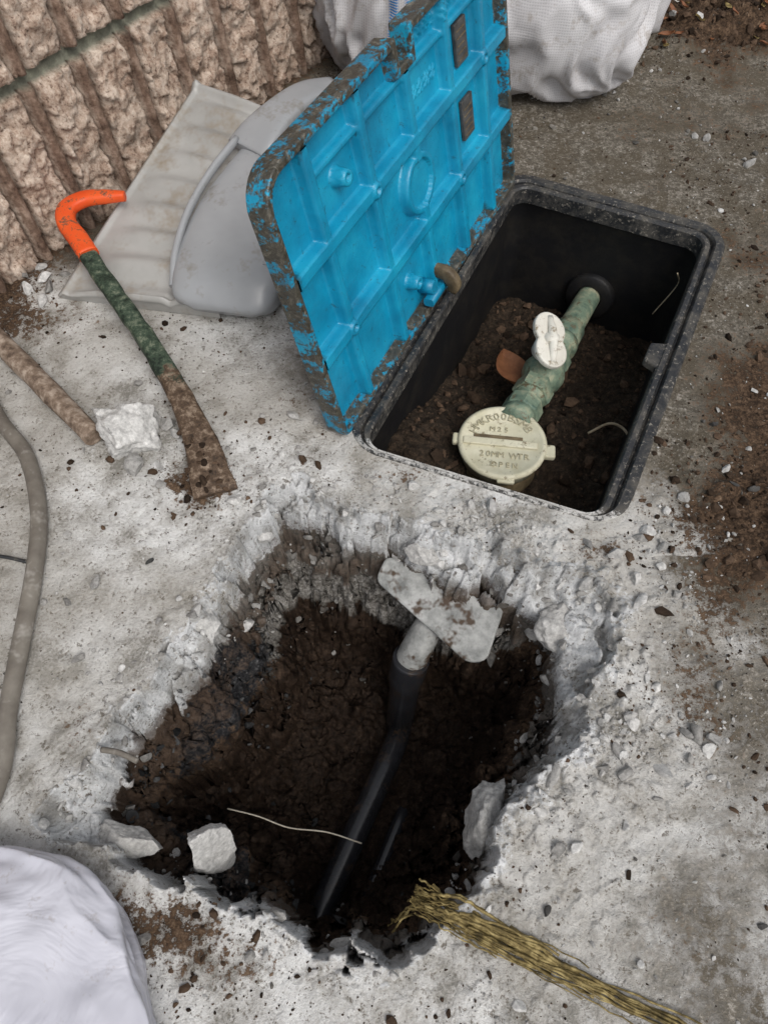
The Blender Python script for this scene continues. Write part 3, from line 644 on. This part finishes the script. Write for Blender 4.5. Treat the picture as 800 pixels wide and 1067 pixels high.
# ---------------------------------------------------------------- BLOCK WALL
W0=Vector((-.727,1.067,-.03)); wd=Vector((.5929,.8053,0)).normalized(); wn=Vector((wd.y,-wd.x,0)); bat=math.radians(5)
wup=(Vector((0,0,1))*math.cos(bat)-wn*math.sin(bat))
S,T=np.meshgrid(np.arange(-.75,1.35,.0035),np.arange(0,.95,.0045))
per=.112; ph=(S/per)%1.0; bd_=np.minimum(ph,1-ph)*2
SP=np.stack([S,T,0*S],-1)
rod=sstep(.20,.15,bd_)
rodh=np.sqrt(np.clip(1-(bd_/.20)**2,0,1))*.020
rough=fbm(SP,26,5,100,.62)*.030+facets(S,T,36,101)*.011+facets(S,T,80,107)*.005+.012
chan=np.exp(-((bd_-.26)/.05)**2)
depth=rough*(1-rod)+rod*(rodh+fbm(SP,60,3,103)*.004)-chan*.022
ch=.32; tv=np.abs(((T+.01)%ch)-ch/2); mort=sstep(ch/2-.014,ch/2-.008,tv)
depth=depth*(1-mort)+mort*(-.004+fbm(SP,50,4,104)*.008)
o0=np.array(W0); WPt=o0+S[...,None]*np.array(wd)+T[...,None]*np.array(wup)+depth[...,None]*np.array(wn)
g=MT('split_face_block')
co=g.noise(24,4,.8); n2_=g.noise(130,4,.8)
c=g.ramp(g.math('ADD',g.math('MULTIPLY',co,.55),g.math('MULTIPLY',n2_,.45)),[(.34,(.12,.075,.055)),(.43,(.32,.225,.17)),(.52,(.49,.385,.31)),(.64,(.70,.60,.51))])
c=g.mix(g.ramp(n2_,[(.34,.8),(.42,0)]),c,(.08,.05,.04))
br=g.ramp(co,[(.35,(.06,.036,.026)),(.5,(.18,.115,.083)),(.65,(.36,.26,.2))])
c=g.mix(g.attr('bar'),c,br); c=g.mix(g.attr('chan'),c,(.035,.022,.016)); mo=g.ramp(co,[(.3,(.10,.10,.08)),(.7,(.26,.26,.2))]); c=g.mix(g.attr('mort'),c,mo)
c=g.mix(g.attr('base'),c,(.035,.028,.022))
n_=g.bump(n2_,.8,.004); MW=g.out(c,.92,n_,.15)
base=sstep(.05,.01,T+fbm(SP,20,3,7)*.04)*.8
wf=grid_np('split_face',WPt,MW,attrs={'bar':np.clip(rod*.9,0,1),'chan':np.clip(chan*.9+fbm(SP,30,3,9)*.6*chan,0,1),'mort':mort,'base':base})
pts=[(W0+wd*(-.75)),(W0+wd*1.345)]
bk=[p-wn*.034 for p in pts]+[p-wn*.22 for p in reversed(pts)]
V=[]
for p in bk: V.append(tuple(p))
for p in bk: V.append(tuple(p+wup*.94))
me=bpy.data.meshes.new('core'); me.from_pydata(V,[],[(0,1,2,3),(4,5,6,7),(0,1,5,4),(1,2,6,5),(2,3,7,6),(3,0,4,7)]); me.materials.append(m_simple('wall_core',[(.3,(.2,.17,.14)),(.7,(.36,.31,.26))],20,.9,60,.6,.006))
core=bpy.data.objects.new('core',me); scene.collection.objects.link(core)
group('block_wall',[wf,core],tuple(W0))

# ---------------------------------------------------------------- DUSTPAN
Q00=np.array((-.605,1.035,.012));Q10=np.array((-.30,.985,.02));Q01=np.array((-.386,1.520,.125));Q11=np.array((-.16,1.40,.10))
a_=np.linspace(0,1,160);b_=np.linspace(0,1,200); Aa,Bb=np.meshgrid(a_,b_)
B3=((1-Aa)*(1-Bb))[...,None]*Q00+(Aa*(1-Bb))[...,None]*Q10+((1-Aa)*Bb)[...,None]*Q01+(Aa*Bb)[...,None]*Q11
waves=np.sin(Bb*2*np.pi*8)*.0058*sstep(.05,.3,Aa)
hh=waves+.012*np.sin(Aa*2.6)*sstep(0,.2,Bb)
hh+=.012*np.exp(-((Bb-.012)/.012)**2)*sstep(.0,.3,Aa)+.010*np.exp(-((Bb-.985)/.015)**2)
hh+=.014*sstep(.72,.95,Aa)-.008*np.exp(-((Aa-.70)/.03)**2)
hh+=.006*np.exp(-((Aa-.03)/.02)**2)
B3[...,2]+=hh
dp=[grid_np('scoop_floor',B3,MPAN)]
sm=dp[0].modifiers.new('s','SOLIDIFY'); sm.thickness=.005
n_s=B3[0].copy(); low=n_s.copy(); low[:,2]=0; low[:,1]+=.004
dp.append(grid_np('side_wall',np.stack([n_s,(n_s+low)/2,low]),MPAN))
bpts=[(-.288,.972,.030),(-.286,.985,.038),(-.282,1.02,.046),(-.272,1.09,.052),(-.255,1.17,.060),(-.232,1.25,.068),(-.205,1.33,.078),(-.18,1.395,.085)]
brad=[(.055,.012),(.088,.026),(.100,.040),(.102,.048),(.098,.052),(.085,.052),(.070,.048),(.05,.04)]
dp.append(loft('moulded_body',bpts,brad,MPAN2,spline=6,seg=48,power=3.6))
dp.append(loft('body_lip',[(-.378,1.012,.055),(-.376,1.07,.078),(-.360,1.16,.098),(-.325,1.25,.116),(-.282,1.33,.13)],[(.006,.008)]*5,MPAN2,spline=6,seg=12,power=3))
dp.append(loft('body_rib',[(-.205,1.03,.086),(-.195,1.11,.102),(-.178,1.20,.118),(-.16,1.27,.12)],[(.010,.005)]*4,MPAN2,spline=6,seg=12,power=3))
dp.append(loft('handle',[(-.262,1.31,.118),(-.235,1.345,.130),(-.195,1.40,.138),(-.15,1.455,.138),(-.10,1.50,.13)],[(.048,.010),(.044,.018),(.036,.022),(.034,.020),(.026,.014)],MPAN2,spline=6,seg=28,power=4))
group('dustpan',dp,(-.35,1.2,.05))

# ---------------------------------------------------------------- TOOL
tp=catmull([(-.548,1.092,.068),(-.495,1.015,.062),(-.438,.935,.056),(-.365,.825,.044),(-.325,.755,.034),(-.29,.68,.02),(-.265,.605,.008)],6)
rd=catmull([Vector(q) for q in [(.016,.012,0),(.017,.013,0),(.017,.013,0),(.018,.014,0),(.021,.013,0),(.028,.010,0),(.036,.005,0)]],6)
sh=loft('shaft',tp,[(q.x,q.y) for q in rd],MTOOL,seg=28,power=3,noise=.004)
at=sh.data.attributes.new('mud','FLOAT','POINT')
at.data.foreach_set('value',np.array([float(sstep(.9,.72,np.array(v.co.y))) for v in sh.data.vertices],np.float32))
gr=loft('hook_grip',[(-.535,1.075,.070),(-.560,1.112,.075),(-.588,1.150,.08),(-.592,1.185,.085),(-.565,1.208,.088),(-.525,1.212,.09),(-.488,1.214,.09)],[(.019,.014),(.019,.014),(.018,.013),(.018,.012),(.016,.012),(.013,.011),(.008,.009)],MORG,spline=6,seg=20,power=2.8)
n=60; q=rng.uniform(0,1,n); ps_=np.stack([-.32+.05*q+rng.normal(0,.011,n),.75-.14*q+rng.normal(0,.009,n),.038-.024*q],-1); s=rng.uniform(.0025,.009,n)
cl=rocks('mud_clods',ps_,s,MCL,2)
group('pry_tool',[sh,gr,cl],(-.4,.9,.04))

loft('wooden_handle',[(-.86,1.10,.03),(-.72,.955,.026),(-.60,.835,.024),(-.47,.705,.022)],[(.018,.018),(.018,.018),(.019,.018),(.017,.016)],MWOOD,spline=6,seg=20,noise=.002)
loft('rubber_hose',[(-.80,.93,.014),(-.70,.835,.014),(-.637,.746,.014),(-.575,.673,.014),(-.533,.575,.014),(-.515,.476,.014),(-.506,.344,.014),(-.501,.264,.014),(-.492,.166,.014),(-.53,.02,.014),(-.6,-.15,.014)],[(.0125,.0125)]*11,MHOSE,spline=10,seg=20)
strand('wire',[(-.72,.52,.01),(-.64,.50,.012),(-.572,.495,.010),(-.53,.487,.006)],.003,MFR)
strand('wire',[(-.60,.20,.01),(-.54,.205,.012),(-.49,.20,.02)],.0025,MSTRAW)
strand('twig',[(-.37,.215,.004),(-.345,.21,.008),(-.32,.20,.006)],.004,MHOSE)

# ---------------------------------------------------------------- SACKS
def sack(name,c,r,rot,mat,seed,power=2.6,stripe=None,wr=.03,seg=260,lowamp=.28,shear=0.,ff=5,vert=.45):
    th=np.linspace(0,2*np.pi,seg,endpoint=False); phh=np.linspace(-np.pi/2,np.pi/2,seg//2); T_,P_=np.meshgrid(th,phh)
    e=2/power
    sp=lambda v:np.sign(v)*np.abs(v)**e
    x=sp(np.cos(P_))*sp(np.cos(T_)); y=sp(np.cos(P_))*sp(np.sin(T_)); z=sp(np.sin(P_))
    D=np.stack([x,y,z],-1); V=D*np.array(r)
    f_=fbm(D+seed,1.6,2,seed); fold=1-np.abs(fbm(D*np.array([1,1,vert])+seed*3+f_[...,None]*.6,ff,2,seed+5)*2)*2
    V=V*(1+f_[...,None]*lowamp)+D*((fold-.7)*wr)[...,None]
    V[...,2]=np.maximum(V[...,2],-r[2]*.75)
    V[...,0]+=shear*V[...,1]
    ca,sa=math.cos(rot),math.sin(rot); V=V@np.array([[ca,sa,0],[-sa,ca,0],[0,0,1]])
    st=np.zeros(V.shape[:2])
    if stripe is not None: st=((np.abs(V[...,0]-stripe)<.010)|(np.abs(V[...,0]-stripe-.03)<.004)).astype(float)
    o=grid_np(name,V,mat,closeu=True,attrs={'stripe':st}); o.location=(c[0],c[1],c[2]+r[2]*.74); return o
sack('woven_sack',(.07,1.98,0),(.24,.36,.26),.1,MSACK,4,2.8,stripe=-.05,lowamp=.14,wr=.032,ff=4.5,vert=.2)
sack('woven_sack',(.39,2.00,0),(.275,.41,.22),-.25,MSACK,9,2.8,lowamp=.14,wr=.026,ff=4.4,vert=.3)
sack('plastic_bag',(-.440,-.120,0),(.215,.212,.045),0,MBAG,21,4.5,None,.007,lowamp=.05,shear=-.45,ff=3.5)

# ---------------------------------------------------------------- STRAW BUNDLE
R=random.Random(5)
def bundle(name,base,n,spread,r,mat):
    Vs=[];Fs=[];off=0
    for i in range(n):
        o1=R.gauss(0,1);o2=abs(R.gauss(0,1)); pts_=[]
        t0=R.uniform(0,.4) if R.random()<.6 else 0; t1=R.uniform(.5,1.05)
        base_c=catmull(base,8); m=len(base_c)
        pa=R.uniform(0,6.28); fq=R.uniform(4,12); dr=R.gauss(0,.007)
        for k in range(m):
            q=k/(m-1)
            if q<t0 or q>t1: continue
            wv_=spread*(.9+.2*q)*(1+.35*math.sin(q*9+pa))
            p=base_c[k]+Vector((.45*o1*wv_,.9*o1*wv_+dr*q+.003*math.sin(q*fq+pa),o2*wv_*.4+.003*math.sin(q*14+pa)))
            pts_.append(p+Vector((R.gauss(0,.0009),R.gauss(0,.0009),0)))
        if len(pts_)<3: continue
        w=r*R.uniform(.5,1.9)
        for k,p in enumerate(pts_):
            tg=(pts_[min(k+1,len(pts_)-1)]-pts_[max(k-1,0)]).normalized(); s_=tg.cross(Vector((0,0,1))).normalized(); v_=s_.cross(tg)
            for a in range(4):
                an=a*math.pi/2+pa; Vs.append(tuple(p+(s_*math.cos(an)+v_*math.sin(an)*.6)*w))
        for k in range(len(pts_)-1):
            for a in range(4):
                b2=(a+1)%4; Fs.append((off+k*4+a,off+k*4+b2,off+k*4+4+b2,off+k*4+4+a))
        off+=len(pts_)*4
    return mesh_np(name,np.array(Vs),np.array(Fs),mat,True)
s1=bundle('stalks',[(.035,.045,-.01),(.060,.032,.008),(.10,.016,.010),(.176,-.018,.007),(.258,-.055,.006),(.36,-.100,.005)],46,.0068,.0012,MSTRAW)
s2=bundle('stalk_ends',[(.08,.026,.006),(.04,.032,-.01),(.015,.018,-.05),(.010,.012,-.10)],8,.007,.001,MSTRAW)
group('dry_straw_bundle',[s1,s2],(.15,0,0))
lv=[]
for i in range(60):
    x=R.uniform(.6,1.05);y=R.uniform(1.85,2.15); z=float(gz(x,y)[0])
    lv.append(leaf('leaf',(x,y,z+.008),R.uniform(.008,.02),R.uniform(.004,.009),R.uniform(0,6),MLEAF if R.random()<.6 else MSTRAW,.5,(R.uniform(-.5,.5),R.uniform(-.5,.5))))
group('leaf_litter',lv,(.85,2.0,0))

# ---------------------------------------------------------------- LIGHT & CAMERA
w=bpy.data.worlds.new('World'); scene.world=w; w.use_nodes=True; nt=w.node_tree; bg=nt.nodes['Background']
sky=nt.nodes.new('ShaderNodeTexSky'); sky.sky_type='NISHITA'; sky.sun_disc=False; sky.sun_elevation=math.radians(55); sky.sun_rotation=math.radians(150)
sky.air_density=1.; sky.dust_density=4; sky.ozone_density=1
hs=nt.nodes.new('ShaderNodeHueSaturation'); hs.inputs['Saturation'].default_value=.25
nt.links.new(sky.outputs[0],hs.inputs['Color']); nt.links.new(hs.outputs[0],bg.inputs['Color']); bg.inputs['Strength'].default_value=.148
sl=bpy.data.lights.new('sun','SUN'); sl.energy=1.2; sl.angle=math.radians(30); sl.color=(1,.96,.90)
so=bpy.data.objects.new('sun',sl); scene.collection.objects.link(so)
el,az=math.radians(55),math.radians(150)
d=Vector((math.sin(az)*math.cos(el),math.cos(az)*math.cos(el),math.sin(el))); so.rotation_euler=(-d).to_track_quat('-Z','Y').to_euler(); so.location=d*5
cam=bpy.data.cameras.new('camera'); co_=bpy.data.objects.new('camera',cam); scene.collection.objects.link(co_)
co_.location=(0,0,1); co_.rotation_euler=(math.radians(30),0,0)
cam.sensor_fit='VERTICAL'; cam.sensor_height=24; cam.lens=24*770/1067; cam.clip_start=.02; cam.clip_end=300
scene.camera=co_
